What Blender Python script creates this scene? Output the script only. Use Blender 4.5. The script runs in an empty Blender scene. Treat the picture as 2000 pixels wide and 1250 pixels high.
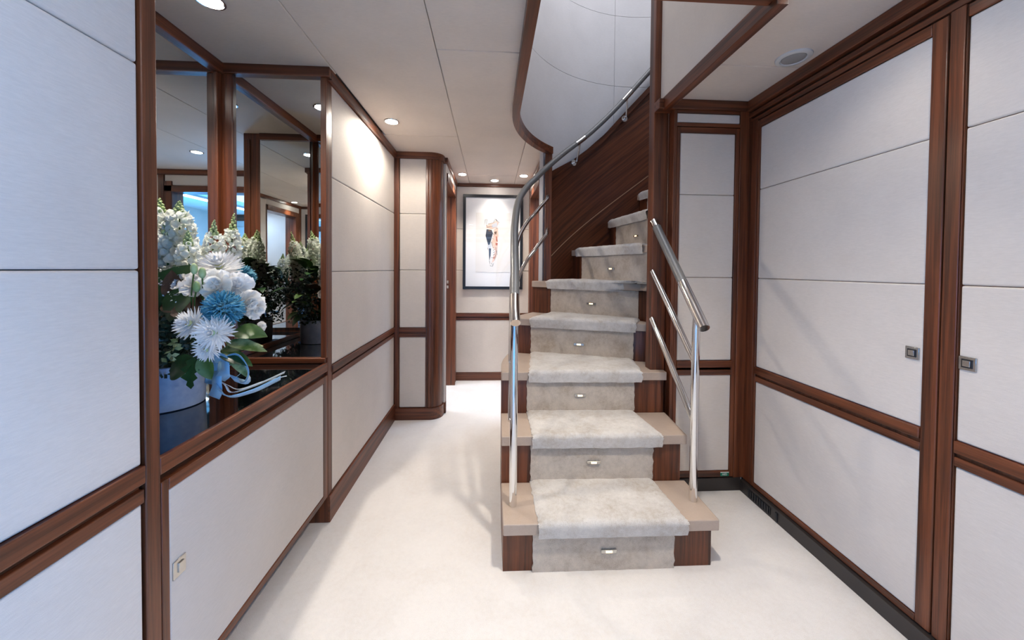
import bpy, bmesh, math, random
from math import sin, cos, pi, radians, atan2, sqrt
from mathutils import Vector, Matrix, noise

scene = bpy.context.scene
COL = scene.collection
random.seed(7)

# ------------------------------------------------------------------ camera
F = 720.0
cam_d = bpy.data.cameras.new('camera')
cam = bpy.data.objects.new('camera', cam_d); COL.objects.link(cam)
cam_d.sensor_width = 36; cam_d.lens = F / 2000 * 36
cam_d.shift_y = -84.5 / 2000
cam_d.clip_start = 0.02
RM = Matrix.Rotation(radians(-3.26), 3, 'Z') @ Matrix.Rotation(radians(90 - 1.15), 3, 'X') @ Matrix.Rotation(radians(0.5), 3, 'Z')
cam.matrix_world = Matrix.Translation((0, 0, 1.2)) @ RM.to_4x4()
scene.camera = cam

# ------------------------------------------------------------------ world, exposure
w = bpy.data.worlds.new('world'); scene.world = w; w.use_nodes = True
w.node_tree.nodes['Background'].inputs[0].default_value = (0.35, 0.5, 0.8, 1)
w.node_tree.nodes['Background'].inputs[1].default_value = 0.6
scene.view_settings.view_transform = 'Standard'
scene.view_settings.look = 'None'
scene.view_settings.gamma = 1.0
scene.view_settings.use_curve_mapping = False
scene.view_settings.exposure = 0.76
scene.cycles.use_denoising = True
scene.cycles.caustics_reflective = False
scene.cycles.caustics_refractive = False
scene.cycles.max_bounces = 14
scene.cycles.diffuse_bounces = 6
scene.cycles.glossy_bounces = 10
scene.cycles.sample_clamp_indirect = 6

WARM = (1.0, 0.91, 0.79)
DAY = (0.06, 0.37, 1.0)

def area(name, loc, rot, sx, sy, power, color):
    l = bpy.data.lights.new(name, 'AREA'); l.shape = 'RECTANGLE'; l.size = sx; l.size_y = sy
    l.energy = power; l.color = color
    o = bpy.data.objects.new(name, l); COL.objects.link(o); o.location = loc; o.rotation_euler = rot
    return o
# daylight coming through the windows of the saloon behind the camera
area('daylight_window_right', (2.17, -1.5, .78), (0, radians(90), 0), .8, 1.8, 104, DAY)
area('daylight_window_left', (-2.37, -1.6, 1.25), (0, radians(-90), 0), .9, .7, 34, DAY)
# daylight of the upper deck falling down the stairwell
area('daylight_upper_deck', (1.0, 2.0, 4.05), (0, 0, 0), 1.5, 1.2, 24, (0.86, 0.91, 1.0))
# saloon ceiling lighting behind the camera
area('saloon_ceiling_light', (0.1, -1.2, 2.07), (0, 0, 0), 1.6, 1.2, 3, (1.0, 0.9, 0.8))
# cabins off the lobby
area('cabin_light_left', (-1.2, 3.5, 2.05), (0, 0, 0), .5, .5, 14, (0.75, 0.85, 1.0))
area('cabin_light_right', (1.0, 3.6, 2.05), (0, 0, 0), .4, .4, 12, (0.45, 0.65, 1.0))

# ------------------------------------------------------------------ materials
def new_mat(name):
    m = bpy.data.materials.new(name); m.use_nodes = True
    nt = m.node_tree; b = nt.nodes['Principled BSDF']
    return m, nt, b
def simple(name, col, rough=.5, metal=0, coat=0, emit=None, estr=0, sss=0, trans=0):
    m, nt, b = new_mat(name)
    b.inputs['Base Color'].default_value = (*col, 1)
    b.inputs['Roughness'].default_value = rough
    b.inputs['Metallic'].default_value = metal
    b.inputs['Coat Weight'].default_value = coat
    if emit: b.inputs['Emission Color'].default_value = (*emit, 1); b.inputs['Emission Strength'].default_value = estr
    if sss: b.inputs['Subsurface Weight'].default_value = sss; b.inputs['Subsurface Radius'].default_value = (.01, .01, .01)
    return m
def ramp(nt, fac, stops):
    r = nt.nodes.new('ShaderNodeValToRGB'); nt.links.new(fac, r.inputs[0])
    el = r.color_ramp.elements
    el[0].position, el[0].color = stops[0][0], (*stops[0][1], 1)
    el[1].position, el[1].color = stops[-1][0], (*stops[-1][1], 1)
    for p, c in stops[1:-1]:
        e = el.new(p); e.color = (*c, 1)
    return r.outputs[0]
def coords(nt, scale, uv=False, rot=(0, 0, 0)):
    tc = nt.nodes.new('ShaderNodeTexCoord'); mp = nt.nodes.new('ShaderNodeMapping')
    src = tc.outputs['UV' if uv else 'Object']
    if any(rot):
        m0 = nt.nodes.new('ShaderNodeMapping'); m0.inputs['Rotation'].default_value = rot
        nt.links.new(src, m0.inputs[0]); src = m0.outputs[0]
    nt.links.new(src, mp.inputs[0])
    mp.inputs['Scale'].default_value = scale
    return mp.outputs[0]
def noise_n(nt, vec, scale, detail=4, rough=.55, dist=0):
    n = nt.nodes.new('ShaderNodeTexNoise'); nt.links.new(vec, n.inputs['Vector'])
    n.inputs['Scale'].default_value = scale; n.inputs['Detail'].default_value = detail
    n.inputs['Roughness'].default_value = rough; n.inputs['Distortion'].default_value = dist
    return n.outputs[0]
def bump(nt, b, h, strength, dist=.002):
    n = nt.nodes.new('ShaderNodeBump'); nt.links.new(h, n.inputs['Height'])
    n.inputs['Strength'].default_value = strength; n.inputs['Distance'].default_value = dist
    nt.links.new(n.outputs[0], b.inputs['Normal'])

def wood(name, axis, uv=False, dark=1.0, rot=(0, 0, 0)):
    m, nt, b = new_mat(name)
    s = {'x': (1.3, 48, 48), 'y': (48, 1.3, 48), 'z': (48, 48, 1.3)}[axis]
    v = coords(nt, s, uv, rot)
    n1 = noise_n(nt, v, 1.0, 3, .5, .35); n2 = noise_n(nt, v, 5.0, 4, .6)
    mx = nt.nodes.new('ShaderNodeMix'); mx.inputs[0].default_value = .35
    nt.links.new(n1, mx.inputs[2]); nt.links.new(n2, mx.inputs[3])
    c = ramp(nt, mx.outputs[0], [(.34, (.042*dark, .014*dark, .005*dark)), (.47, (.125*dark, .043*dark, .016*dark)), (.57, (.20*dark, .072*dark, .027*dark)), (.7, (.26*dark, .102*dark, .042*dark))])
    hs = nt.nodes.new('ShaderNodeMix'); hs.data_type = 'RGBA'; hs.blend_type = 'MULTIPLY'; hs.inputs[0].default_value = 1
    nt.links.new(c, hs.inputs[6]); hs.inputs[7].default_value = (.80, .62, .58, 1)
    nt.links.new(hs.outputs[2], b.inputs['Base Color'])
    b.inputs['Roughness'].default_value = .40
    b.inputs['Coat Weight'].default_value = .10; b.inputs['Coat Roughness'].default_value = .2
    bump(nt, b, n2, .08, .001)
    return m
WZ, WX, WY = wood('walnut_vertical', 'z'), wood('walnut_across', 'x'), wood('walnut_along', 'y')
WDIAG = wood('walnut_diagonal', 'x', uv=True, dark=.8, rot=(0, 0, radians(-38)))
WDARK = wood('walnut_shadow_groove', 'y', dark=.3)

def fabric(name, col, sc=900, var=.075, ceiling=False):
    m, nt, b = new_mat(name)
    v = coords(nt, (1, 1, 1))
    big = noise_n(nt, v, 3.0, 3)
    v2 = coords(nt, (1, 1, 9)) if not ceiling else coords(nt, (1, 9, 1))
    slub = noise_n(nt, v2, 48, 4, .65)
    mx = nt.nodes.new('ShaderNodeMix'); mx.inputs[0].default_value = .5
    nt.links.new(big, mx.inputs[2]); nt.links.new(slub, mx.inputs[3])
    lo = tuple(c*(1-var) for c in col); hi = tuple(min(1, c*(1+var)) for c in col)
    nt.links.new(ramp(nt, mx.outputs[0], [(.35, lo), (.65, hi)]), b.inputs['Base Color'])
    b.inputs['Roughness'].default_value = .8
    b.inputs['Sheen Weight'].default_value = .15
    v3 = coords(nt, (1, 1, 1))
    fine = noise_n(nt, v3, sc, 2)
    ad = nt.nodes.new('ShaderNodeMath'); ad.operation = 'ADD'
    nt.links.new(fine, ad.inputs[0]); nt.links.new(slub, ad.inputs[1])
    bump(nt, b, ad.outputs[0], .35, .001)
    return m
FAB = fabric('padded_linen', (.67, .605, .545))
FABC = fabric('ceiling_linen', (.70, .60, .51), ceiling=True)
FABS = fabric('stairwell_linen', (.56, .55, .56))
GAP = simple('seam_shadow', (.13, .12, .11), .9)

def carpet(name, col, bigscale, var, fine=420, bs=.6, bd=.004, dist=.6):
    m, nt, b = new_mat(name)
    v = coords(nt, (1, 1, 1))
    big = noise_n(nt, v, bigscale, 5, .62, dist)
    f = noise_n(nt, v, fine, 2, .6)
    mid = noise_n(nt, v, 55, 4, .65)
    m0 = nt.nodes.new('ShaderNodeMix'); m0.inputs[0].default_value = .35
    nt.links.new(big, m0.inputs[2]); nt.links.new(mid, m0.inputs[3])
    mx = nt.nodes.new('ShaderNodeMix'); mx.inputs[0].default_value = .30
    nt.links.new(m0.outputs[0], mx.inputs[2]); nt.links.new(f, mx.inputs[3])
    lo = tuple(c*(1-var*k) for c, k in zip(col, (.8, 1, 1.25))); hi = tuple(min(1, c*(1+var*.6)) for c in col)
    nt.links.new(ramp(nt, mx.outputs[0], [(.36, lo), (.5, col), (.64, hi)]), b.inputs['Base Color'])
    b.inputs['Roughness'].default_value = .95
    b.inputs['Sheen Weight'].default_value = .4; b.inputs['Sheen Roughness'].default_value = .4
    bump(nt, b, f, bs, bd)
    return m
CARPET = carpet('cream_carpet', (.84, .80, .765), 3.2, .10)
SILKR = carpet('silk_runner_riser', (.68, .585, .49), 9, .36, 420, .9, .006, 0)  # darker riser copy of the runner; weaker light and nap put in its colour
SILK = carpet('silk_runner', (.79, .74, .69), 8, .34, 420, .9, .006, 0)  # lighter tread copy; strong top light put partly into the colour
LEATHER = carpet('pale_tread_leather', (.47, .37, .30), 9, .08, 200, .1, .001)
LEATHER.node_tree.nodes['Principled BSDF'].inputs['Roughness'].default_value = .5
LEATHER.node_tree.nodes['Principled BSDF'].inputs['Sheen Weight'].default_value = 0
CHROME = simple('polished_steel', (.78, .77, .76), .06, 1)
GRIP = simple('grey_satin_rail', (.17, .17, .17), .38, .2)
NICKEL = simple('satin_nickel', (.55, .54, .52), .25, 1)
MIRROR = simple('mirror_glass', (.86, .88, .87), .0, 1)
BLACKGLASS = simple('black_glass', (.004, .005, .007), .05, 0, .6)
BLACK = simple('black_plastic', (.012, .012, .014), .4)
PLINTH = simple('dark_metal_plinth', (.045, .038, .036), .35, .3)
BLACKFRAME = simple('black_lacquer_frame', (.012, .013, .016), .3)
WHITEPAPER = simple('white_mat_board', (.86, .85, .85), .7)
PAPER = simple('ivory_paper', (.80, .77, .74), .8)
WHITEPL = simple('white_plastic', (.62, .60, .57), .4)
GREYPL = simple('grey_mesh', (.30, .29, .28), .7)
LAMP = simple('downlight_glow', (1, 1, 1), .5, emit=(1, .97, .92), estr=30)
LENS = simple('step_light_glow', (1, .9, .7), .5, emit=(1, .62, .26), estr=2.4)
COVE = simple('cove_glow', (1, 1, 1), .5, emit=(.9, .95, 1), estr=6)
def glass_mat():
    m, nt, b = new_mat('picture_glass')
    t = nt.nodes.new('ShaderNodeBsdfTransparent'); g = nt.nodes.new('ShaderNodeBsdfGlossy')
    g.inputs['Roughness'].default_value = .01
    mx = nt.nodes.new('ShaderNodeMixShader'); mx.inputs[0].default_value = .05
    nt.links.new(t.outputs[0], mx.inputs[1]); nt.links.new(g.outputs[0], mx.inputs[2])
    nt.links.new(mx.outputs[0], nt.nodes['Material Output'].inputs[0])
    return m
GLASS = glass_mat()

# ------------------------------------------------------------------ mesh helpers
def add_box(bm, x0, x1, y0, y1, z0, z1):
    v = [bm.verts.new((x, y, z)) for x in (x0, x1) for y in (y0, y1) for z in (z0, z1)]
    for f in ((0, 1, 3, 2), (4, 6, 7, 5), (0, 4, 5, 1), (2, 3, 7, 6), (0, 2, 6, 4), (1, 5, 7, 3)):
        bm.faces.new([v[i] for i in f])
    return v
def add_prism(bm, pts, z0, z1):
    a = [bm.verts.new((x, y, z0)) for x, y in pts]; b = [bm.verts.new((x, y, z1)) for x, y in pts]
    n = len(pts); fs = [bm.faces.new(a), bm.faces.new(b[::-1])]
    for i in range(n):
        fs.append(bm.faces.new((a[i], a[(i+1) % n], b[(i+1) % n], b[i])))
    return fs
def add_tube(bm, pts, r, seg=16, caps=True):
    pts = [Vector(p) for p in pts]; rings = []
    rr = r if isinstance(r, (list, tuple)) else [r]*len(pts)
    up = None
    for i, p in enumerate(pts):
        t = (pts[min(i+1, len(pts)-1)] - pts[max(i-1, 0)]).normalized()
        if up is None:
            up = Vector((0, 0, 1)) if abs(t.z) < .9 else Vector((1, 0, 0))
        s = t.cross(up).normalized(); u = s.cross(t).normalized(); up = u
        rings.append([bm.verts.new(p + rr[i]*(cos(2*pi*k/seg)*s + sin(2*pi*k/seg)*u)) for k in range(seg)])
    for a, b in zip(rings, rings[1:]):
        for k in range(seg):
            f = bm.faces.new((a[k], a[(k+1) % seg], b[(k+1) % seg], b[k])); f.smooth = True
    if caps:
        bm.faces.new(rings[0][::-1]); bm.faces.new(rings[-1])
def add_disc(bm, c, n, r0, r1, h, seg=32):
    """cylinder from c along n, radius r0 to r1, height h"""
    c = Vector(c); n = Vector(n).normalized(); add_tube(bm, [c, c + n*h], [r0, r1], seg)
def add_lathe(bm, prof, c, seg=40, sx=1, sy=1):
    rings = []
    for r, z in prof:
        rings.append([bm.verts.new((c[0] + sx*r*cos(2*pi*k/seg), c[1] + sy*r*sin(2*pi*k/seg), c[2] + z)) for k in range(seg)])
    for a, b in zip(rings, rings[1:]):
        for k in range(seg):
            f = bm.faces.new((a[k], a[(k+1) % seg], b[(k+1) % seg], b[k])); f.smooth = True
    bm.faces.new(rings[0][::-1]); bm.faces.new(rings[-1])
def base_of(o):
    v = Vector((0, 0, 0))
    while o is not None:
        v += o.location; o = o.parent
    return v
def link(name, bm, m, parent=None, bevel=0, seg=2, recalc=True, weld=False):
    if bevel:
        r = bmesh.ops.bevel(bm, geom=bm.edges[:], offset=bevel, segments=seg, profile=.5, affect='EDGES', clamp_overlap=True)
        for f in r['faces']: f.smooth = True
        big = bevel*bevel*4
        for f in bm.faces:
            if f.calc_area() > big and len(f.verts) >= 4 and min(e.calc_length() for e in f.edges) > bevel*1.3: f.smooth = False
    if recalc: bmesh.ops.recalc_face_normals(bm, faces=bm.faces[:])
    off = base_of(parent) if parent else Vector((0, 0, 0))
    if off.length: bmesh.ops.translate(bm, verts=bm.verts[:], vec=-off)
    me = bpy.data.meshes.new(name); bm.to_mesh(me); bm.free()
    if not bevel and recalc: me.set_sharp_from_angle(angle=radians(38))
    me.materials.append(m)
    o = bpy.data.objects.new(name, me); COL.objects.link(o)
    if parent: o.parent = parent
    return o
def box(name, x0, x1, y0, y1, z0, z1, m, parent=None, bevel=.002, seg=2):
    bm = bmesh.new(); add_box(bm, x0, x1, y0, y1, z0, z1)
    return link(name, bm, m, parent, bevel, seg)
def struct(o, label=None):
    o['kind'] = 'structure'
    if label: o['label'] = label
    return o
def thing(name, label, cat, loc=(0, 0, 0), group=None):
    o = bpy.data.objects.new(name, None); COL.objects.link(o); o.location = loc
    o.empty_display_size = .1
    o['label'] = label; o['category'] = cat
    if group: o['group'] = group
    return o
def tag(o, label, cat, group=None):
    o['label'] = label; o['category'] = cat
    if group: o['group'] = group
    return o
CEIL = 2.11

# generic wall builders.  plane 'x': surface facing +/-x at x=p ; plane 'y': surface facing -y at y=p
def slab(name, plane, p, sgn, a0, a1, z0, z1, out, back, m, parent, bevel=.002, seg=2):
    """a0..a1 along the wall, from p-back (behind) to p+out (towards the room); sgn = room side"""
    lo, hi = sorted((p + sgn*out, p - sgn*back))
    if plane == 'x': return box(name, lo, hi, a0, a1, z0, z1, m, parent, bevel, seg)
    return box(name, a0, a1, lo, hi, z0, z1, m, parent, bevel, seg)
def panels(plane, p, sgn, a0, a1, zs, parent, name='fabric_panel', m=None, lab=None):
    for z0, z1 in zip(zs, zs[1:]):
        slab(name, plane, p, sgn, a0 + .001, a1 - .001, z0 + .0009, z1 - .0009, .002, .014, m or FAB, parent, .0055, 3)
def dado(plane, p, sgn, a0, a1, z0, z1, parent):
    m = WY if plane == 'x' else WX
    h = z1 - z0
    slab('dado_rail', plane, p, sgn, a0, a1, z0 + h*.52, z1, .010, .014, m, parent, .003)
    slab('dado_rail', plane, p, sgn, a0, a1, z0, z0 + h*.36, .006, .014, m, parent, .002)
    slab('dado_groove', plane, p, sgn, a0, a1, z0 + h*.36 - .001, z0 + h*.52 + .001, -.006, .014, m, parent, 0)

# ------------------------------------------------------------------ floor
bm = bmesh.new(); add_box(bm, -2.6, 2.4, -3.3, 4.2, -.05, 0)
floor = struct(link('floor', bm, CARPET), 'cream wool carpet over the whole corridor floor')

# ------------------------------------------------------------------ ceiling with the stairwell opening
CX, CY = 1.15, 2.04
def circ(R, A):   # A in degrees, 0 = towards -x, 90 = towards +y
    a = radians(A); return (CX - R*cos(a), CY + R*sin(a))
def boolean_cut(o, cutter_bm):
    me = bpy.data.meshes.new('cut'); cutter_bm.to_mesh(me); cutter_bm.free()
    c = bpy.data.objects.new('cut', me); COL.objects.link(c)
    md = o.modifiers.new('b', 'BOOLEAN'); md.operation = 'DIFFERENCE'; md.object = c; md.solver = 'EXACT'
    dg = bpy.context.evaluated_depsgraph_get(); dg.update()
    nm = bpy.data.meshes.new_from_object(o.evaluated_get(dg))
    o.modifiers.clear(); o.data = nm
    bpy.data.objects.remove(c)
def opening_bm(R=1.036, x0=.115):
    pts = [(x0, 1.19), (.93, 1.19), (.93, 2.04), (CX + R + .045, 2.04)]
    pts += [circ(R + (.045 if A > 47 else 0), A) for A in range(175, 0, -5)] + [(x0, 2.04)]
    b = bmesh.new(); add_prism(b, pts, 1.9, 2.6); bmesh.ops.recalc_face_normals(b, faces=b.faces[:]); return b
bm = bmesh.new(); add_box(bm, -2.6, 2.4, -3.3, 4.2, 2.128, 2.22)
ceiling = struct(link('ceiling', bm, GAP), 'linen-covered ceiling with a curved stairwell opening')
boolean_cut(ceiling, opening_bm())
cells = [(-1.26, -.732, -.14, 1.80), (-.732, -.235, -.14, 2.575), (-.80, -.235, 2.575, 4.02),
         (-.235, .24, 1.565, 3.61), (-.235, .24, 3.61, 4.02), (.24, 1.45, 2.575, 4.02), (.24, .60, 1.565, 2.575),
         (-.235, .94, -.14, 1.565), (.94, 1.42, -.14, 1.59), (.94, 1.42, 1.59, 1.97)]
for (x0, x1, y0, y1) in cells:
    o = box('ceiling_panel', x0 + .001, x1 - .001, y0 + .001, y1 - .001, CEIL, 2.127, FABC, ceiling, .004, 2)
    if x1 > .12 and x0 < .93 and y1 > 1.19: boolean_cut(o, opening_bm())
box('ceiling_panel', -2.5, 2.3, -3.2, -.15, CEIL, 2.127, FABC, ceiling, .004, 2)

# trims round the opening
def arc_strip(bm, R0, R1, A0, A1, z0, z1, n=24, uvl=False):
    """curved bar between two radii; z0/z1 may be functions of the angle"""
    fz0 = z0 if callable(z0) else (lambda a: z0); fz1 = z1 if callable(z1) else (lambda a: z1)
    L = bm.loops.layers.uv.verify() if uvl else None
    cols = []
    for i in range(n+1):
        A = A0 + (A1-A0)*i/n
        p0, p1 = circ(R0, A), circ(R1, A)
        cols.append((A, [bm.verts.new((*p0, fz0(A))), bm.verts.new((*p0, fz1(A))), bm.verts.new((*p1, fz1(A))), bm.verts.new((*p1, fz0(A)))]))
    for (Aa, a), (Ab, b) in zip(cols, cols[1:]):
        for j in range(4):
            k = (j+1) % 4
            f = bm.faces.new((a[j], b[j], b[k], a[k])); f.smooth = True
            if L:
                for lp in f.loops:
                    ang = Aa if lp.vert in a else Ab
                    lp[L].uv = (radians(ang)*R0, lp.vert.co.z)
    for A, c in (cols[0], cols[-1]): bm.faces.new(c)
bm = bmesh.new(); arc_strip(bm, .996, 1.038, 0, 46, 2.068, 2.118, 20)
add_box(bm, .112, .154, 1.195, 2.04, 2.068, 2.118)
struct(link('trim_1', bm, WY, bevel=0), 'curved walnut edge of the stairwell opening, corridor side')
struct(box('trim_2', .905, .945, 1.145, 1.935, 2.055, 2.118, WY), 'walnut edge of the stairwell opening beside the right ceiling')
struct(box('trim_3', .10, .904, 1.145, 1.185, 2.075, 2.118, WX), 'walnut edge of the stairwell opening nearest the camera')

# ------------------------------------------------------------------ stairwell walls
def wtop(A):
    T = [(40, 1.88), (47, 1.945), (61, 2.083), (69, 2.19), (78, 2.333), (90, 2.57), (103, 2.82), (180, 4.4)]
    for (a, z), (b, y) in zip(T, T[1:]):
        if A <= b: return z + (y-z)*(A-a)/(b-a)
    return T[-1][1]
RW = 1.03
bm = bmesh.new(); arc_strip(bm, RW + .046, RW + .08, 0, 180, 2.13, 4.2, 48)
arc_strip(bm, RW + .046, RW + .08, 45, 180, 0, 2.129, 40)
wall_stair = struct(link('wall_stairwell', bm, FABS), 'curved pale stairwell wall')
for A0, A1 in ((0, 82.5), (82.5, 178)):
    for z0, z1 in ((2.114, 2.74), (2.74, 3.32), (3.32, 4.1)):
        a0 = A0
        if z0 < 2.2 and A0 == 82.5: continue
        bm = bmesh.new()
        lo = lambda A, z0=z0, z1=z1: min(z1 - .002, max(z0 + .0015, (wtop(A) - .02) if A > 44 else 0))
        if z0 < 2.2: lo = lambda A, z1=z1: (2.114 if A < 45.5 else min(z1 - .002, wtop(A) - .02))
        end = A1 - .08
        bmx = arc_strip(bm, RW, RW + .045, A0 + .08, end, lo, z1 - .0015, 60)
        link('fabric_panel', bm, FABS, wall_stair)
bm = bmesh.new(); arc_strip(bm, RW, RW + .045, 82.58, 100, lambda A: min(2.7385, wtop(A) - .02), 2.7385, 20)
link('fabric_panel', bm, FABS, wall_stair)
# veneered lower part with a diagonal inlay
def inlay(A): return 1.305 + (A - 49)*(1.884 - 1.305)/42
for nm, f0, f1 in (('wood_panel', lambda A: 0.0, lambda A: inlay(A) - .0015), ('wood_panel', lambda A: inlay(A) + .0015, lambda A: wtop(A) - .05)):
    bm = bmesh.new(); arc_strip(bm, RW + .018, RW + .044, 46, 150, f0, f1, 60, True)
    link(nm, bm, WDIAG, wall_stair, recalc=True)
bm = bmesh.new(); arc_strip(bm, RW + .0165, RW + .03, 46, 150, lambda A: inlay(A) - .0035, lambda A: inlay(A) + .0035, 60)
link('inlay_line', bm, simple('inlay_pale', (.42, .26, .16), .4), wall_stair)
bm = bmesh.new(); arc_strip(bm, RW - .004, RW + .044, 46, 150, lambda A: wtop(A) - .055, wtop, 60, True)
link('wood_capping', bm, wood('walnut_capping', 'x', uv=True, dark=.75, rot=(0, 0, radians(-38))), wall_stair)
bm = bmesh.new(); add_box(bm, .403, .455, 2.772, 2.83, 0, CEIL)
struct(link('trim_4', bm, WZ, bevel=.004), 'walnut post where the curved stair wall begins')
# flat faces of the well above the ceiling
struct(box('wall_well_side', .918, .937, 1.20, 1.985, 2.118, 4.2, FAB, None, .004), 'pale padded side of the well over the closet')
struct(box('wall_well_front', .10, .95, 1.17, 1.19, 2.118, 4.2, FAB, None, .004))
struct(box('wall_well_left', .10, .119, 1.17, 2.04, 2.118, 4.2, FABS, None, .004))
struct(box('wall_well_back', .966, 2.25, 1.99, 2.035, 2.2, 4.2, FABS, None, .004))
struct(box('ceiling_upper', .08, 2.3, 1.1, 3.2, 4.2, 4.25, FABC, None, 0))
# the round core and the post the stair winds about
bm = bmesh.new(); add_box(bm, .885, .965, 1.985, 2.055, 0, 4.19)
struct(link('column', bm, WZ, bevel=.004), 'square walnut newel column on the inside of the stair')
bm = bmesh.new(); add_disc(bm, (1.19, 2.22, 0), (0, 0, 1), .15, .15, 4.19, 32)
struct(link('column', bm, WZ), 'round walnut core behind the closet')

# ------------------------------------------------------------------ left wall: near stretch
XL = -.76
wl = struct(box('wall_left', -.86, XL - .014, -.15, .845, 0, 2.125, GAP, None, 0), 'padded left wall nearest the camera')
panels('x', XL, 1, -.14, .842, (.09, .682), wl)
panels('x', XL, 1, -.14, .842, (.765, 1.192, 1.633, 2.06), wl)
dado('x', XL, 1, -.14, .842, .682, .765, wl)
slab('baseboard', 'x', XL, 1, -.14, .842, 0, .09, .008, .014, WY, wl)
slab('cornice', 'x', XL, 1, -.14, .842, 2.06, CEIL, .018, .014, WY, wl)
bm = bmesh.new(); add_box(bm, -.86, XL + .006, .846, .882, 0, CEIL)
link('post', bm, WZ, wl, .003)
# wall behind the niche
NB = -1.22          # mirror plane of the niche back
struct(box('wall_niche', -1.30, NB - .02, .80, 1.80, 0, 2.125, WZ, None, 0), 'back wall of the mirrored niche')
struct(box('wall_niche_near', -1.24, -.862, .845, .870, 0, 2.125, WZ, None, 0))

# ------------------------------------------------------------------ left wall: far stretch
wl2 = struct(box('wall_left_far', -.86, XL - .014, 1.80, 2.98, 0, 2.125, GAP, None, 0), 'padded left wall beyond the mirrored niche')
bm = bmesh.new(); add_box(bm, -1.24, XL + .004, 1.757, 1.80, 0, CEIL)
link('post', bm, WZ, wl2, .002)
panels('x', XL, 1, 1.802, 2.935, (.125, .662), wl2)
panels('x', XL, 1, 1.802, 2.935, (.735, 1.182, 1.629, 2.062), wl2)
dado('x', XL, 1, 1.80, 2.94, .662, .735, wl2)
slab('baseboard', 'x', XL, 1, 1.758, 2.945, 0, .125, .012, .014, WY, wl2)
slab('cornice', 'x', XL, 1, 1.757, 2.945, 2.062, CEIL, .022, .014, WY, wl2)

# ------------------------------------------------------------------ pillar at the corridor's bend
YP = 2.95
wp = struct(box('wall_pillar', -.86, -.52, YP + .014, 3.08, 0, 2.125, GAP, None, 0), 'narrow padded wall face with a rounded walnut corner')
slab('post', 'y', YP, -1, XL, -.722, 0, CEIL, .008, .02, WZ, wp, .003)
panels('y', YP, -1, -.720, -.514, (.095, .658), wp)
panels('y', YP, -1, -.720, -.514, (.731, 1.188, 1.63, 2.062), wp)
dado('y', YP, -1, -.722, -.512, .658, .731, wp)
def round_corner(bm, out, z0, z1, r=.085, x0=-.514, x1=-.400, yb=3.06):
    pts = [(x0, YP - out)]
    cx, cy = x1 - r, YP + r
    for i in range(11):
        a = -pi/2 + (pi/2)*i/10
        pts.append((cx + (r+out)*cos(a), cy + (r+out)*sin(a)))
    pts += [(x1 + out, yb), (x0, yb)]
    add_prism(bm, pts, z0, z1)
bm = bmesh.new(); round_corner(bm, .006, .09, 2.062); o = link('corner_post', bm, WZ, wp)
for xx in (-.495, -.47):
    bm = bmesh.new(); add_tube(bm, [(xx, YP - .006, .095), (xx, YP - .006, 2.06)], .004, 8); link('reed', bm, WZ, wp)
bm = bmesh.new(); round_corner(bm, .018, 0, .092, x0=-.757); link('baseboard', bm, WX, wp)
bm = bmesh.new(); round_corner(bm, .018, 2.06, CEIL, x0=-.757); link('cornice', bm, WX, wp)

# ------------------------------------------------------------------ lobby at the end
YE = 3.97
def lobby_side(name, xf, s, label, y_near, dlab):
    """s=+1: wall on the left whose face looks to +x; s=-1: wall on the right"""
    lo, hi = sorted((xf - s*.014, xf - s*.10))
    r = struct(box(name, lo, hi, 3.83, YE + .05, 0, 2.125, WZ, None, 0), label)
    slab('fabric_panel', 'x', xf, s, y_near, 3.10, .09, 2.06, .001, .03, FAB, r, .004)
    slab('fabric_panel', 'x', xf, s, 3.10, YE - .03, 2.0, 2.07, .001, .10, FAB, r, .004)
    slab('cornice', 'x', xf, s, y_near, YE - .02, 2.07, CEIL, .015, .03, WY, r, .003)
    slab('baseboard', 'x', xf, s, y_near, 3.10, 0, .09, .008, .03, WY, r, .003)
    slab('door_jamb', 'x', xf, s, 3.10, 3.125, 0, 2.0, .004, .14, WZ, r, .003)
    slab('door_jamb', 'x', xf, s, 3.80, 3.84, 0, 2.0, .012, .14, WZ, r, .004)
    slab('door_jamb', 'x', xf, s, 3.845, 3.90, 0, 2.0, .002, .14, WZ, r, .003)
    slab('door_jamb', 'x', xf, s, 3.903, YE - .012, 0, 2.07, .008, .14, WZ, r, .003)
    slab('door_header', 'x', xf, s, 3.125, 3.80, 1.93, 2.0, .012, .14, WY, r, .004)
    # lock keep set in the far jamb
    kx = xf - s*.07
    for zz in (1.0, 1.05):
        box('lock_keep', kx - .012, kx + .012, 3.794, 3.801, zz, zz + .03, NICKEL, r, .001)
    return r
lobby_side('wall_lobby_left', -.375, 1, 'left lobby wall with a walnut doorway', 3.062, '')
lobby_side('wall_lobby_right', .41, -1, 'right lobby wall with a walnut doorway', 2.832, '')
we = struct(box('wall_end', -.50, .55, YE + .014, YE + .06, 0, 2.125, GAP, None, 0), 'padded wall closing the corridor')
panels('y', YE, -1, -.374, .41, (.085, .652), we)
panels('y', YE, -1, -.374, .41, (.723, 1.184, 1.627, 2.078), we)
dado('y', YE, -1, -.374, .41, .652, .723, we)
slab('baseboard', 'y', YE, -1, -.38, .41, 0, .085, .010, .014, WX, we, .003)
slab('cornice', 'y', YE, -1, -.38, .41, 2.078, CEIL, .018, .014, WX, we, .003)
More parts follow.
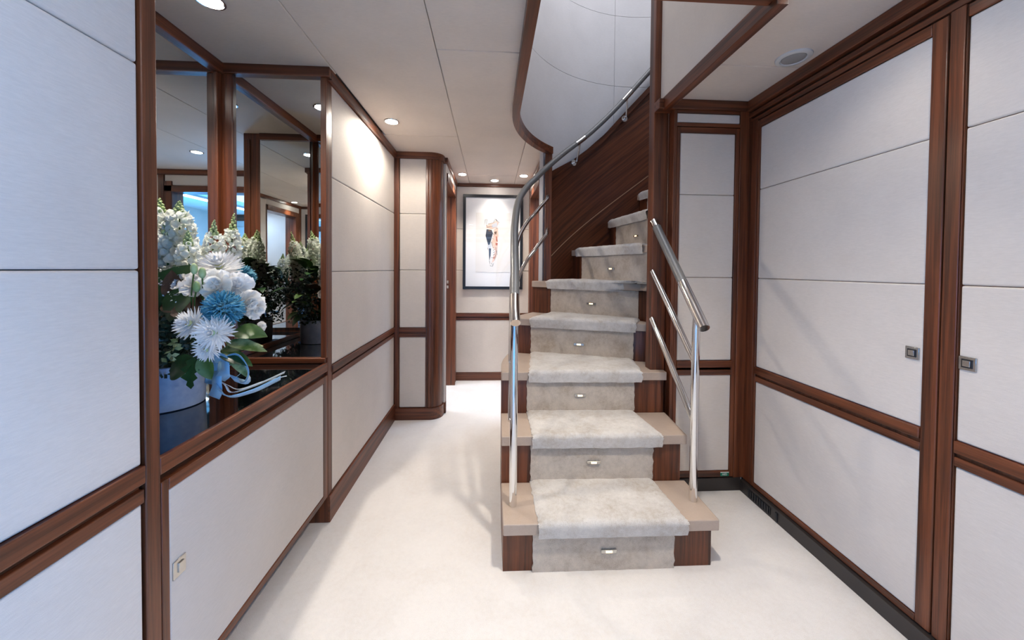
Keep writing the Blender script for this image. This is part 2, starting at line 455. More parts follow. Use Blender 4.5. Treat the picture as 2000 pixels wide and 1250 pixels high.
# cabins seen as slivers through the lobby doorways
for nm, x0, x1, xw in (('left', -1.9, -.52, -1.9), ('right', .56, 1.6, 1.6)):
    struct(box('wall_cabin_%s' % nm, min(xw, xw + .02), max(xw, xw + .02), 3.09, 4.15, 0, 2.125, FAB, None, 0))
    struct(box('wall_cabin_%s_back' % nm, x0, x1, 4.10, 4.15, 0, 2.125, FAB, None, 0))
    struct(box('wall_cabin_%s_front' % nm, x0, x1, 3.10, 3.12, 0, 2.125, FAB, None, 0))

# ------------------------------------------------------------------ closet wall (faces the camera, right of the stair)
YC = 1.93
wc = struct(box('wall_closet', .966, 1.40, YC + .03, YC + .05, 0, 2.125, WZ, None, 0), 'walnut wall beside the stair that holds the closet door')
slab('post', 'y', YC, -1, .966, .984, .07, 2.06, .006, .03, WZ, wc, .002)
slab('post', 'y', YC, -1, 1.333, 1.40, .07, 2.06, .006, .03, WZ, wc, .003)
slab('cornice', 'y', YC, -1, .88, 1.40, 2.058, CEIL, .016, .05, WX, wc, .003)
slab('rail', 'y', YC, -1, .984, 1.333, 1.972, 1.992, .004, .03, WX, wc, .002)
slab('rail', 'y', YC, -1, .984, 1.333, 2.042, 2.058, .004, .03, WX, wc, .002)
panels('y', YC, -1, .984, 1.333, (1.992, 2.042), wc)
slab('plinth', 'y', YC, -1, .93, 1.372, 0, .07, .008, .05, PLINTH, wc, .001)
d = struct(box('door_1', .986, 1.331, YC + .006, YC + .028, .075, 1.968, WZ, None, .001), 'tall narrow padded closet door beside the stair')
for a0, a1 in ((.986, 1.004), (1.309, 1.331)):
    slab('stile', 'y', YC, -1, a0, a1, .075, 1.968, .004, .006, WZ, d, .002)
slab('rail', 'y', YC, -1, 1.004, 1.309, 1.938, 1.968, .004, .006, WX, d, .002)
slab('rail', 'y', YC, -1, 1.004, 1.309, .075, .108, .004, .006, WX, d, .002)
panels('y', YC, -1, 1.004, 1.309, (.108, .636), d)
panels('y', YC, -1, 1.004, 1.309, (.714, 1.165, 1.610, 1.938), d)
dado('y', YC, -1, 1.004, 1.309, .636, .714, d)

# ------------------------------------------------------------------ right wall
XR = 1.39
wr = struct(box('wall_right', XR + .014, XR + .08, -.15, 1.96, 0, 2.125, GAP, None, 0), 'right wall of padded wardrobe doors in walnut frames')
slab('post', 'x', XR, -1, 1.868, 1.925, .065, 2.0, .004, .014, WZ, wr, .003)
slab('post', 'x', XR, -1, 1.018, 1.056, .065, 1.99, .006, .014, WZ, wr, .003)
for z0, z1, out in ((1.992, 2.014, .004), (2.024, 2.046, .012), (2.056, 2.11, .026)):
    slab('cornice', 'x', XR, -1, -.14, 1.925, z0, z1, out, .014, WY, wr, .003)
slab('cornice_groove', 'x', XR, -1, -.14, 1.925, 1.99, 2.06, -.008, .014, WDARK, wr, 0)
slab('plinth', 'x', XR, -1, -.14, 1.925, 0, .062, .020, .014, PLINTH, wr, .001)
bm = bmesh.new(); add_box(bm, XR - .0225, XR - .018, 1.70, 1.86, .012, .048)
for i in range(9): add_box(bm, XR - .025, XR - .02, 1.71 + i*.017, 1.715 + i*.017, .012, .048)
link('vent_grille', bm, BLACK, wr, 0)
box('vent_grille', XR - .025, XR - .018, 1.655, 1.668, .008, .05, BLACK, wr, .001)
def wardrobe(name, y0, y1, sy0, sy1, label, latch_y):
    d = struct(box(name, XR + .004, XR + .013, y0, y1, .066, 1.985, WZ, None, .001), label)
    slab('stile', 'x', XR, -1, y0, sy0, .066, 1.985, .006, .004, WZ, d, .003)
    slab('stile', 'x', XR, -1, sy1, y1, .066, 1.985, .006, .004, WZ, d, .003)
    slab('rail', 'x', XR, -1, sy0, sy1, 1.948, 1.985, .006, .004, WY, d, .003)
    slab('rail', 'x', XR, -1, sy0, sy1, .066, .088, .006, .004, WY, d, .002)
    panels('x', XR, -1, sy0, sy1, (.088, .625), d)
    panels('x', XR, -1, sy0, sy1, (.701, 1.164, 1.626, 1.948), d)
    dado('x', XR, -1, sy0, sy1, .625, .701, d)
    bm = bmesh.new(); add_box(bm, XR - .006, XR - .001, latch_y - .02, latch_y + .02, .917, .957)
    l = link('latch_plate', bm, NICKEL, d, .0012)
    bm = bmesh.new(); add_box(bm, XR - .0075, XR - .005, latch_y - .0125, latch_y + .0125, .9245, .9495)
    link('latch_recess', bm, BLACK, l, 0)
    bm = bmesh.new(); add_box(bm, XR - .010, XR - .006, latch_y - .009, latch_y + .009, .928, .946)
    link('latch_button', bm, NICKEL, l, .001)
    return d
wardrobe('door_2', 1.060, 1.866, 1.102, 1.846, 'wide padded wardrobe door in the middle of the right wall', 1.131)
wardrobe('door_3', -.13, 1.015, -.09, 1.0135, 'padded wardrobe door nearest the camera on the right', .990)

# ------------------------------------------------------------------ rear wall behind the camera (seen in the mirrors)
YR = -.15
wb = struct(box('wall_back', .62, 1.42, YR - .10, YR - .014, 0, 2.125, GAP, None, 0), 'wall behind the camera with the wide saloon doorway')
for a0, a1 in ((.68, 1.38),):
    for z0, z1 in ((.09, .66), (.73, 1.18), (1.18, 1.63), (1.63, 2.06)):
        slab('fabric_panel', 'y', YR, 1, a0, a1, z0, z1 - .002, .002, .014, FAB, wb, .005)
slab('post', 'y', YR, 1, .55, .62, 0, 2.0, .012, .12, WZ, wb, .004)
slab('post', 'y', YR, 1, .625, .68, 0, 2.06, .006, .10, WZ, wb, .004)
slab('door_header', 'y', YR, 1, -.86, .62, 1.90, 1.96, .012, .12, WX, wb, .004)
slab('fabric_panel', 'y', YR, 1, -.86, .62, 1.96, 2.06, .002, .10, FAB, wb, .004)
slab('cornice', 'y', YR, 1, -.86, 1.40, 2.06, CEIL, .015, .10, WX, wb, .004)
# saloon shell behind
for nm, b in (('saloon_left', (-2.5, -2.4, -3.2, -.16)), ('saloon_right', (2.2, 2.3, -3.2, -.16)), ('saloon_back', (-2.5, 2.3, -3.25, -3.2)), ('saloon_front_left', (-2.5, -.87, -.25, -.2)), ('saloon_front_right', (1.43, 2.3, -.25, -.2))):
    o = struct(box('wall_' + nm, *b, 0, 2.125, FAB, None, 0))
    if nm == 'saloon_back':
        for i in range(5):
            box('door_panel', -2.2 + i*.9, -1.42 + i*.9, -3.2, -3.185, .1, 1.9, FAB, o, .005)
        box('cornice', -2.4, 2.2, -3.2, -3.17, 2.0, 2.11, WX, o, .004)
box_c = box('cove_light_housing', 1.30, 1.42, -3.0, -1.0, 2.085, 2.109, WHITEPL, None, .002)
tag(box_c, 'long bright cove lamp in the saloon ceiling, seen only in the niche mirrors', 'ceiling lamp')
box('diffuser', 1.31, 1.41, -2.99, -1.01, 2.081, 2.086, COVE, box_c, 0)
for sd, xx in (('1', 2.19), ('2', -2.39)):
    wn = struct(box('window_' + sd, xx - .008, xx + .008, -2.5, -.6, .30, .35, WHITEPL, None, .001))
    for b in ((-2.5, -.6, 1.80, 1.85), (-2.5, -2.45, .30, 1.85), (-.65, -.6, .30, 1.85)):
        box('window_frame', xx - .008, xx + .008, b[0], b[1], b[2], b[3], WHITEPL, wn, .001)

# ------------------------------------------------------------------ mirrored niche: mirrors, counter, cabinet
CT = .757
def mirror_x(name, x, s, y0, y1, z0, z1, label):
    t = thing(name, label, 'mirror', (x, (y0+y1)/2, z0), 'mirrors lining the niche')
    box('mirror_pane', *sorted((x, x - s*.004)), y0, y1, z0, z1, MIRROR, t, 0)
    return t
def mirror_y(name, y, s, x0, x1, z0, z1, label):
    t = thing(name, label, 'mirror', ((x0+x1)/2, y, z0), 'mirrors lining the niche')
    box('mirror_pane', x0, x1, *sorted((y, y - s*.004)), z0, z1, MIRROR, t, 0)
    return t
YM = 1.752
m = mirror_x('niche_mirror', NB, 1, .90, 1.712, .785, 2.062, 'long mirror on the back of the niche, behind the flowers')
box('mirror_frame', NB - .018, NB + .004, .885, 1.745, CT + .001, .785, WY, m, .002)
box('mirror_frame', NB - .018, NB + .022, .872, 1.745, 2.062, CEIL, WY, m, .003)
box('mirror_frame', NB - .018, NB + .008, 1.712, 1.745, .785, 2.062, WZ, m, .003)
m = mirror_y('niche_mirror', YM, -1, -1.165, -.782, .783, 2.066, 'narrow mirror facing the camera at the far end of the niche')
box('mirror_frame', NB + .009, -.762, YM - .014, YM + .005, CT + .001, .783, WX, m, .002)
box('mirror_frame', NB, -.738, YM - .022, YM + .005, 2.066, CEIL, WX, m, .003)
box('mirror_frame', NB + .008, -1.165, YM - .014, YM + .005, .783, 2.066, WZ, m, .003)
box('mirror_frame', -.782, -.756, YM - .010, YM + .005, .783, 2.066, WZ, m, .002)
m = mirror_y('niche_mirror', .878, 1, -1.19, -.80, .783, 2.066, 'mirror on the near end of the niche, seen only by reflection')
box('mirror_frame', NB, -.862, .872, .892, 2.066, CEIL, WX, m, .002)
box('mirror_frame', -.80, -.764, .883, .890, CT + .001, 2.066, WZ, m, .002)

o = box('countertop', NB + .001, XL - .010, .884, 1.735, CT - .02, CT, BLACKGLASS, None, .001)
tag(o, 'glossy black glass counter in the niche under the flowers', 'countertop')
cab = thing('cabinet', 'low built-in cabinet with one padded walnut-framed door under the black counter', 'cabinet', (-.98, 1.31, 0))
box('carcass', NB, XL - .014, .885, 1.735, .13, CT - .021, WY, cab, .001)
box('counter_edge', XL - .010, XL + .004, .884, 1.755, .718, .759, WY, cab, .003)
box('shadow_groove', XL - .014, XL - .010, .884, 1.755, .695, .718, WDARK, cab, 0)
box('plinth', -.90, -.845, .885, 1.755, 0, .13, WY, cab, .001)
dr = box('door', XL - .013, XL - .004, .886, 1.752, .128, .700, WZ, cab, .001)
box('stile', XL - .006, XL + .004, .886, .906, .128, .700, WZ, dr, .002)
box('stile', XL - .006, XL + .004, 1.713, 1.752, .128, .700, WZ, dr, .002)
box('rail', XL - .006, XL + .005, .906, 1.713, .672, .700, WY, dr, .002)
box('rail', XL - .006, XL + .005, .906, 1.713, .128, .152, WY, dr, .002)
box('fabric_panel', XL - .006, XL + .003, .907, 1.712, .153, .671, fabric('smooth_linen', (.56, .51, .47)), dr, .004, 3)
box('latch_plate', XL + .001, XL + .006, .913, .950, .445, .488, NICKEL, dr, .001)
box('latch_button', XL + .004, XL + .009, .926, .942, .455, .478, NICKEL, dr, .001)

# ------------------------------------------------------------------ staircase
N = {1: ((.055, 1.42), (.925, 1.412)), 2: ((.055, 1.69), (.93, 1.675)), 3: ((.06, 1.955), (.955, 1.935)),
     4: ((.12, 2.42), (.97, 2.13)), 5: ((.303, 2.74), (1.0, 2.25)), 6: ((.637, 2.98), (.98, 2.16)),
     7: ((.975, 3.10), (1.063, 2.36)), 8: ((1.235, 3.085), (1.40, 2.35)), 9: ((1.52, 3.0), (1.70, 2.2)), 10: ((1.8, 2.85), (1.98, 2.1))}
Z = {0: 0, 1: .2, 2: .425, 3: .65, 4: .88, 5: 1.115, 6: 1.357, 7: 1.60, 8: 1.84, 9: 2.08}
NR = {1: (.16, .842), 2: (.165, .857), 3: (.166, .843), 4: (.165, .885), 5: (.163, .894), 6: (.125, .893), 7: (.116, .9), 8: (.073, .9), 9: (.1, .9)}
RR = {1: (.136, .794), 2: (.156, .819), 3: (.155, .807), 4: (.163, .871), 5: (.183, .918), 6: (.172, .932), 7: (.229, .95), 8: (.169, .95), 9: (.17, .95), 10: (.17, .95)}
TH = .045
stair = thing('staircase', 'winding walnut staircase with pale leather treads and a silky cream carpet runner', 'staircase', (.49, 1.42, 0))
def V2(p): return Vector((p[0], p[1]))
def nose(k, t, back=0.0):
    a, b = V2(N[k][0]), V2(N[k][1]); u = (b-a).normalized(); n = Vector((-u.y, u.x))
    return a + (b-a)*t + n*back
def left_path(k):
    a, b = N[k][0], N[k+1][0]
    if k < 3: return [a, b]
    if k == 3: return [a] + [circ(1.09, A) for A in (0, 5, 10, 15)] + [b]
    Aa = math.degrees(atan2(a[1]-CY, -(a[0]-CX))); Ab = math.degrees(atan2(b[1]-CY, -(b[0]-CX)))
    R = 1.085 if k == 4 else 1.046
    if k == 5: return [a, circ(1.08, Aa + 3), circ(1.046, Aa + 5)] + [circ(R, Aa + (Ab-Aa)*i/5) for i in range(2, 5)] + [circ(R, Ab)]
    return [a if k == 4 else circ(R, Aa)] + [circ(R, Aa + (Ab-Aa)*i/5) for i in range(1, 5)] + [b if k < 4 else circ(R, Ab)]
def plan(k, inset, xin=0):
    L = left_path(k); lo, hi = N[k][1], N[k+1][1]
    pts = [Vector(p) for p in L] 
    bk = nose(k+1, 0, inset + .01); bk2 = nose(k+1, 1, inset + .01)
    pts[-1] = bk
    return pts + [bk2, Vector(lo)]
for k in range(1, 9):
    # solid riser block
    L = [Vector(p) for p in left_path(k)]
    L = [L[0]] + L[1:-1] + [L[-1]]
    fr0, fr1 = nose(k, 0, .02), nose(k, 1, .02)
    if k <= 3:
        fr1 = fr1 + Vector((-.022, 0))
    base = 0 if k <= 6 else Z[k-1] - .2
    bk, bk2 = nose(k+1, 0, .02), nose(k+1, 1, .02)
    pts = [fr0] + L[1:-1] + [bk, bk2, fr1]
    bm = bmesh.new(); add_prism(bm, [(p.x, p.y) for p in pts], base, Z[k] - TH + .0005)
    r = link('riser', bm, WZ, stair)
    # tread
    pts = [L[0]] + L[1:-1] + [nose(k+1, 0, .018), nose(k+1, 1, .018), Vector(N[k][1])]
    bm = bmesh.new(); add_prism(bm, [(p.x, p.y) for p in pts], Z[k] - TH, Z[k])
    link('tread', bm, LEATHER, stair, .004, 2)
    # runner on the tread: rolls over the nosing
    t0, t1 = NR[k]; s0, s1 = RR[k+1]
    nu, nv = 46, 26
    bm = bmesh.new(); grid = []
    prof = []
    for j in range(nv+1):
        v = j/nv
        prof.append(v)
    th = .017
    for i in range(nu+1):
        u = i/nu; col = []
        f = nose(k, t0 + (t1-t0)*u); b = nose(k+1, s0 + (s1-s0)*u, .019)
        d = (f - b); Ln = d.length; d.normalize()
        edge = min(u, 1-u)
        ef = min(1, edge/.03)
        for j in range(nv+1):
            if j <= 16:
                q = j/16; p = b + (f-b)*q; h = Z[k] + th*(.25 + .75*sqrt(ef))
                if j == 16: p = f - d*0.004
                out = 0
            else:
                a = (j-16)/10
                if a <= .7:
                    ang = a/.7*pi/2
                    p = f + d*(sin(ang)*(th + .003)); h = Z[k] - .004 + (th*(.3+.7*sqrt(ef)) + .004)*cos(ang)
                else:
                    p = f + d*(th + .003)*(1 - (a-.7)/.3*.55); h = Z[k] - .004 - (a-.7)/.3*(TH + .004)
            jit = 0
            if i in (0, nu):
                side = (nose(k, 1) - nose(k, 0)).normalized()*(1 if i else -1)
                p = p + side*(.010*noise.noise(Vector((j*.9, k*5.1, i))) + .002)
            h += .0035*noise.noise(Vector((p.x*22, p.y*22, k*3))) * ef
            col.append(bm.verts.new((p.x, p.y, h)))
        grid.append(col)
    for a, b in zip(grid, grid[1:]):
        for j in range(nv):
            fc = bm.faces.new((a[j], a[j+1], b[j+1], b[j])); fc.smooth = True
    # closing skirts at both edges
    for col in (grid[0], grid[-1]):
        low = [bm.verts.new((v.co.x, v.co.y, min(v.co.z, Z[k]) if j <= 16 else v.co.z)) for j, v in enumerate(col)]
        for j in range(16): bm.faces.new((col[j], col[j+1], low[j+1], low[j]))
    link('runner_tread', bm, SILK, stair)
    # runner on the riser
    t0, t1 = RR[k]; bm = bmesh.new(); grid = []
    for i in range(31):
        u = i/30; col = []
        for j in range(11):
            v = j/10
            jt = .008*noise.noise(Vector((j*1.3, k, i*3))) if i in (0, 30) else 0
            p = nose(k, t0 + (t1-t0)*u, .02 - .010 - (.002*noise.noise(Vector((u*14, v*5, k*2)))) )
            u2 = (V2(N[k][1]) - V2(N[k][0])).normalized(); p = p + u2*jt
            col.append(bm.verts.new((p.x, p.y, Z[k-1] + (.012 if k > 1 else 0) + (Z[k] - TH - Z[k-1] - .012*(k > 1))*v)))
        grid.append(col)
    for a, b in zip(grid, grid[1:]):
        for j in range(10):
            fc = bm.faces.new((a[j], a[j+1], b[j+1], b[j])); fc.smooth = True
    for col in (grid[0], grid[-1]):
        back = []
        for v in col:
            n = nose(k, 0, .022) - nose(k, 0, .010)
            back.append(bm.verts.new((v.co.x + n.x, v.co.y + n.y, v.co.z)))
        for j in range(10): bm.faces.new((col[j], col[j+1], back[j+1], back[j]))
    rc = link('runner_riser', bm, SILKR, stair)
    # low step light in the riser
    LT = {1: (.485, .081), 2: (.495, .297), 3: (.474, .523), 4: (.508, .732), 5: (.542, .970), 6: (.555, 1.21), 7: (.67, 1.448)}
    if k in LT:
        t, z = LT[k]; c = nose(k, t, .003); u = (V2(N[k][1]) - V2(N[k][0])).normalized(); n = Vector((-u.y, u.x))
        def bar(name, hw, hh, f0, f1, m, par):
            bm = bmesh.new(); vs = add_box(bm, -hw, hw, f0, f1, -hh, hh)
            for vtx in bm.verts:
                q = c + u*vtx.co.x + n*vtx.co.y; vtx.co = Vector((q.x, q.y, z + vtx.co.z))
            return link(name, bm, m, par, .001, 1)
        sl = bar('step_light', .031, .0070, -.001, .008, NICKEL, stair)
        bar('lens', .013, .0042, -.003, .002, LENS, sl)
# ------------------------------------------------------------------ handrails
def curve_pts(pts, n=8):
    out = []
    P = [Vector(p) for p in pts]
    for i in range(len(P)-1):
        p0 = P[max(i-1, 0)]; p1 = P[i]; p2 = P[i+1]; p3 = P[min(i+2, len(P)-1)]
        for k in range(n):
            t = k/n
            out.append(.5*((2*p1) + (p2-p0)*t + (2*p0-5*p1+4*p2-p3)*t*t + (3*p1-p0-3*p2+p3)*t**3))
    out.append(P[-1]); return out
hl = thing('handrail', 'long curved handrail on the left of the stair, grey above polished steel', 'handrail', (.10, 1.54, .2))
RP = [(.100, 1.47, .985), (.100, 1.54, 1.045), (.110, 1.70, 1.180), (.117, 1.85, 1.30), (.130, 2.04, 1.452), (.165, 2.26, 1.62), (.235, 2.42, 1.745), (.300, 2.51, 1.822), (.381, 2.632, 1.919), (.541, 2.795, 2.083), (.773, 2.934, 2.287), (1.0, 2.998, 2.513), (1.215, 3.008, 2.754), (1.40, 2.97, 2.96), (1.62, 2.87, 3.2)]
rp = curve_pts(RP, 6)
cut = 8
bm = bmesh.new(); add_tube(bm, rp[cut:], .0205, 20); link('grip', bm, GRIP, hl)
bm = bmesh.new(); add_tube(bm, rp[:cut+1], .0205, 20); link('rail_end', bm, CHROME, hl)
for A in (54, 75, ):
    pass
bm = bmesh.new(); add_tube(bm, [(.10, 1.54, .2), (.10, 1.54, 1.035)], .0165, 20); link('post', bm, CHROME, hl)
def offs(dz, a, b):
    return [Vector((p.x, p.y, p.z - dz)) for p in rp if a <= p.y and p.z - dz < b]
for dz in (.235, .485):
    pts = [p for p in (Vector((q.x, q.y, q.z - dz)) for q in rp[6:]) if p.y < 2.70 and p.x < .41]
    pts = [Vector((p.x - .012*max(0, min(1, (2.2 - p.y)/.3)), p.y, p.z)) for p in pts]
    pts.append(Vector((.425, 2.775, pts[-1].z + .06)))
    bm = bmesh.new(); add_tube(bm, pts, .0125, 14); link('lower_bar', bm, CHROME, hl)
for (bx, by, bz) in ((.668, 2.905, 2.068), (1.108, 3.035, 2.483)):
    d = Vector((bx - CX, by - CY, 0)).normalized()
    wall = Vector((CX, CY, bz - .012)) + d*(RW - .004)
    bm = bmesh.new(); add_disc(bm, wall, -d, .025, .025, .008, 24)
    b1 = link('bracket', bm, CHROME, hl)
    rl = min(rp, key=lambda p: (p.x - bx)**2 + (p.y - by)**2 + 0*(p.z))
    ap = [wall - d*.004, wall - d*.03, wall - d*.045 + Vector((0, 0, .02)), Vector((rl.x, rl.y, rl.z - .018))]
    bm = bmesh.new(); add_tube(bm, curve_pts(ap, 4), .0065, 10); link('bracket_arm', bm, CHROME, b1)
    i = rp.index(rl)
    bm = bmesh.new(); add_tube(bm, rp[max(0, i-1):i+2], .0215, 20); link('collar', bm, NICKEL, b1)

hr = thing('handrail', 'short straight handrail on the right of the stair, running to the walnut column', 'handrail', (.886, 1.54, .2))
a, b = Vector((.872, 1.455, .965)), Vector((.893, 1.984, 1.468))
c = a.lerp(b, .36); e = a.lerp(b, .93)
bm = bmesh.new(); add_tube(bm, [c, e], .0215, 24); link('grip', bm, GRIP, hr)
bm = bmesh.new(); add_tube(bm, [a, c], .022, 24); link('rail_end', bm, CHROME, hr)
bm = bmesh.new(); add_tube(bm, [e, b], .022, 24); link('rail_end', bm, CHROME, hr)
bm = bmesh.new(); add_tube(bm, [(.886, 1.54, .2), (.886, 1.54, .95), (.882, 1.525, 1.015)], .0165, 20); link('post', bm, CHROME, hr)
for z0, z1 in ((.80, 1.195), (.545, .935)):
    bm = bmesh.new(); add_tube(bm, [(.886, 1.54, z0), (.889, 1.984, z1)], .0140, 16); link('lower_bar', bm, CHROME, hr)

# ------------------------------------------------------------------ downlights
def downlight(x, y, label, power, blend=.9, size=1.75, tint=WARM, r=.040):
    t = thing('downlight', label, 'ceiling lamp', (x, y, CEIL), 'round recessed downlights in the ceiling')
    bm = bmesh.new(); add_lathe(bm, [(r*1.15, -.0005), (r*1.12, -.004), (r*.98, -.004), (r*.96, -.001)], (x, y, CEIL), 32); link('bezel', bm, CHROME, t)
    bm = bmesh.new(); add_disc(bm, (x, y, CEIL - .002), (0, 0, -1), r*.9, r*.85, .004, 32); link('lamp', bm, LAMP, t)
    l = bpy.data.lights.new('downlight_beam', 'SPOT'); l.energy = power; l.spot_size = size; l.spot_blend = blend
    l.color = tint; l.shadow_soft_size = .04
    o = bpy.data.objects.new('downlight_beam', l); COL.objects.link(o); o.location = (0, 0, -.02); o.parent = t
    return t
downlight(-.965, 1.335, 'round downlight in the niche ceiling above the flowers', 34, size=2.2)
downlight(-.622, 2.341, 'round downlight close to the left wall before the rounded corner', 17, blend=.35, size=2.95)
downlight(-.282, 3.579, 'round downlight at the left of the lobby ceiling', 26)
downlight(.03, 3.80, 'round downlight just above the framed picture', 13)
downlight(.31, 3.584, 'round downlight at the right of the lobby ceiling, behind the handrail', 20)
downlight(-.10, .42, 'round downlight over the camera, seen in the niche mirrors', 5)
downlight(-.42, .28, 'added downlight out of view, brightening the top of the near left wall', 3.5, size=2.9)  # no lamp known here; added to graze the upper left wall
downlight(.50, .92, 'added downlight out of view, brightening the stair, floor and flowers', 48, size=2.0)  # unseen lamp added to brighten stair, floor and flowers
downlight(1.12, .35, 'added fill downlight out of view, near the wardrobe doors', 2.5, size=2.2)  # unseen fill lamp added for the near right side
downlight(1.05, 1.08, 'added fill downlight out of view, between the stairwell and the wardrobe doors', 5, size=2.4)  # added out of view to lift the right-hand walls

# ceiling loudspeaker
t = thing('ceiling_speaker', 'round white ceiling speaker above the wardrobe door', 'speaker', (1.275, 1.513, CEIL))
bm = bmesh.new(); add_lathe(bm, [(.066, 0), (.065, -.006), (.060, -.009), (.049, -.009), (.047, -.004)], (1.275, 1.513, CEIL), 48); link('ring', bm, WHITEPL, t)
bm = bmesh.new(); add_lathe(bm, [(.046, -.002), (.043, -.007), (.030, -.009), (.0, -.0095)][:3], (1.275, 1.513, CEIL), 48); link('grille', bm, GREYPL, t)

# ------------------------------------------------------------------ AED sign
def text_mesh(name, body, size, loc, m, parent, rot=(radians(90), 0, 0), ext=.0004):
    cu = bpy.data.curves.new(name, 'FONT'); cu.body = body; cu.size = size; cu.align_x = 'CENTER'; cu.align_y = 'CENTER'; cu.extrude = ext
    o = bpy.data.objects.new(name, cu); COL.objects.link(o)
    dg = bpy.context.evaluated_depsgraph_get(); me = bpy.data.meshes.new_from_object(o.evaluated_get(dg))
    bpy.data.objects.remove(o)
    q = bpy.data.objects.new(name, me); COL.objects.link(q); me.materials.clear(); me.materials.append(m)
    q.parent = parent; q.location = Vector(loc) - base_of(parent); q.rotation_euler = rot
    return q
sg = thing('door_sign', 'tiny green sign reading AED at the foot of the closet door', 'sign', (1.283, YC - .006, .090))
box('plate', 1.260, 1.307, YC - .0062, YC - .0042, .080, .099, simple('sign_green', (.0, .17, .10), .4), sg, 0)
box('white_edge', 1.260, 1.307, YC - .0066, YC - .0046, .099, .102, WHITEPAPER, sg, 0)
text_mesh('lettering', 'AED', .015, (1.283, YC - .0067, .0895), WHITEPAPER, sg)

# ------------------------------------------------------------------ framed picture
FX0, FX1, FZ0, FZ1 = -.301, .338, .985, 1.992
pic = thing('framed_picture', 'tall black framed abstract print on the end wall', 'picture', ((FX0+FX1)/2, YE, FZ0))
fy = YE - .03
for b in ((FX0, FX1, FZ1 - .03, FZ1), (FX0, FX1, FZ0, FZ0 + .03), (FX0, FX0 + .03, FZ0 + .03, FZ1 - .03), (FX1 - .03, FX1, FZ0 + .03, FZ1 - .03)):
    box('frame', b[0], b[1], fy, YE - .002, b[2], b[3], BLACKFRAME, pic, .002)
box('mat_board', FX0 + .03, FX1 - .03, YE - .018, YE - .012, FZ0 + .03, FZ1 - .03, WHITEPAPER, pic, 0)
box('glass', FX0 + .03, FX1 - .03, YE - .025, YE - .023, FZ0 + .03, FZ1 - .03, GLASS, pic, 0)
box('print_sheet', -.165, .205, YE - .0195, YE - .0175, 1.165, 1.80, PAPER, pic, 0)
def flat(name, polys, m, y):
    if name == 'print_shape' and len(polys) > 1:
        for i, pl in enumerate(polys): flat(name, [pl], m, y - i*.00004)
        return
    bm = bmesh.new()
    for i, pl in enumerate(polys):
        yy = y - i*.00004
        bm.faces.new([bm.verts.new((x, yy, z)) for x, z in pl])
    return link(name, bm, m, pic, recalc=False)
# picture coordinates: px in the 938x1250 detail -> metres on the print
def pc(px, py): return (-.301 + (px - 50)/7.82*.005514, 1.992 - (py/7.81 + 400 - 381)*.005514)
INK = simple('ink_navy', (.035, .05, .08), .8); ORG = simple('ink_orange', (.50, .13, .06), .8)
PCH = simple('ink_peach', (.80, .56, .44), .8); BRN = simple('ink_brown', (.18, .10, .06), .8); BLK = simple('ink_black', (.02, .02, .025), .8)
LBL = simple('ink_pale_grey', (.58, .60, .64), .8)
flat('print_shape', [[pc(*p) for p in q] for q in [
    [(520, 370), (575, 350), (585, 470), (560, 560), (575, 640), (560, 780), (520, 850), (490, 880), (505, 790), (540, 700), (500, 640), (480, 580), (510, 470)],
    [(400, 300), (510, 270), (540, 240), (590, 270), (560, 340), (480, 370), (400, 350)]]], PCH, YE - .0199)
flat('print_shape', [[pc(*p) for p in q] for q in [[(480, 300), (560, 260), (570, 330), (490, 350)], [(420, 620), (470, 560), (480, 640), (440, 690)]]], LBL, YE - .0202)
flat('print_shape', [[pc(*p) for p in q] for q in [
    [(405, 370), (480, 380), (500, 430), (480, 510), (455, 600), (430, 610), (410, 540), (390, 470)],
    [(440, 660), (475, 660), (468, 770), (450, 850), (443, 760)]]], INK, YE - .0204)
flat('print_shape', [[pc(*p) for p in q] for q in [[(545, 480), (560, 475), (575, 560), (555, 555)], [(540, 575), (575, 575), (572, 615), (542, 610)], [(505, 800), (535, 780), (520, 820)]]], ORG, YE - .0206)
flat('print_shape', [[pc(*p) for p in q] for q in [[(520, 410), (560, 400), (550, 450), (525, 440)], [(430, 375), (475, 385), (465, 405), (430, 400)]]], BRN, YE - .0208)
strokes = [((380, 230), (410, 225)), ((410, 225), (405, 290)), ((370, 300), (405, 285)), ((400, 300), (510, 270)), ((510, 270), (530, 215)), ((530, 215), (605, 275)), ((400, 300), (412, 340)), ((410, 340), (500, 325)), ((385, 235), (375, 300)), ((550, 215), (555, 250)), ((545, 350), (575, 355)), ((495, 430), (530, 460)), ((490, 500), (510, 520)),
           ((500, 650), (525, 645)), ((505, 690), (535, 670)), ((505, 725), (540, 705)), ((508, 760), (545, 735)), ((545, 640), (560, 760)), ((560, 690), (570, 760)), ((480, 800), (520, 805)), ((450, 850), (460, 900)), ((460, 920), (500, 930)), ((500, 930), (515, 880)), ((480, 880), (500, 910)), ((545, 750), (530, 840)), ((480, 560), (500, 640)), ((420, 650), (430, 690))]
st = []
for (a, b) in strokes:
    a, b = Vector(pc(*a)), Vector(pc(*b)); n = Vector((-(b-a).y, (b-a).x)).normalized()*.0022
    st.append([tuple(a + n), tuple(b + n*.4), tuple(b - n*.4), tuple(a - n)])
flat('print_strokes', st, BLK, YE - .0210)['kind'] = 'stuff'

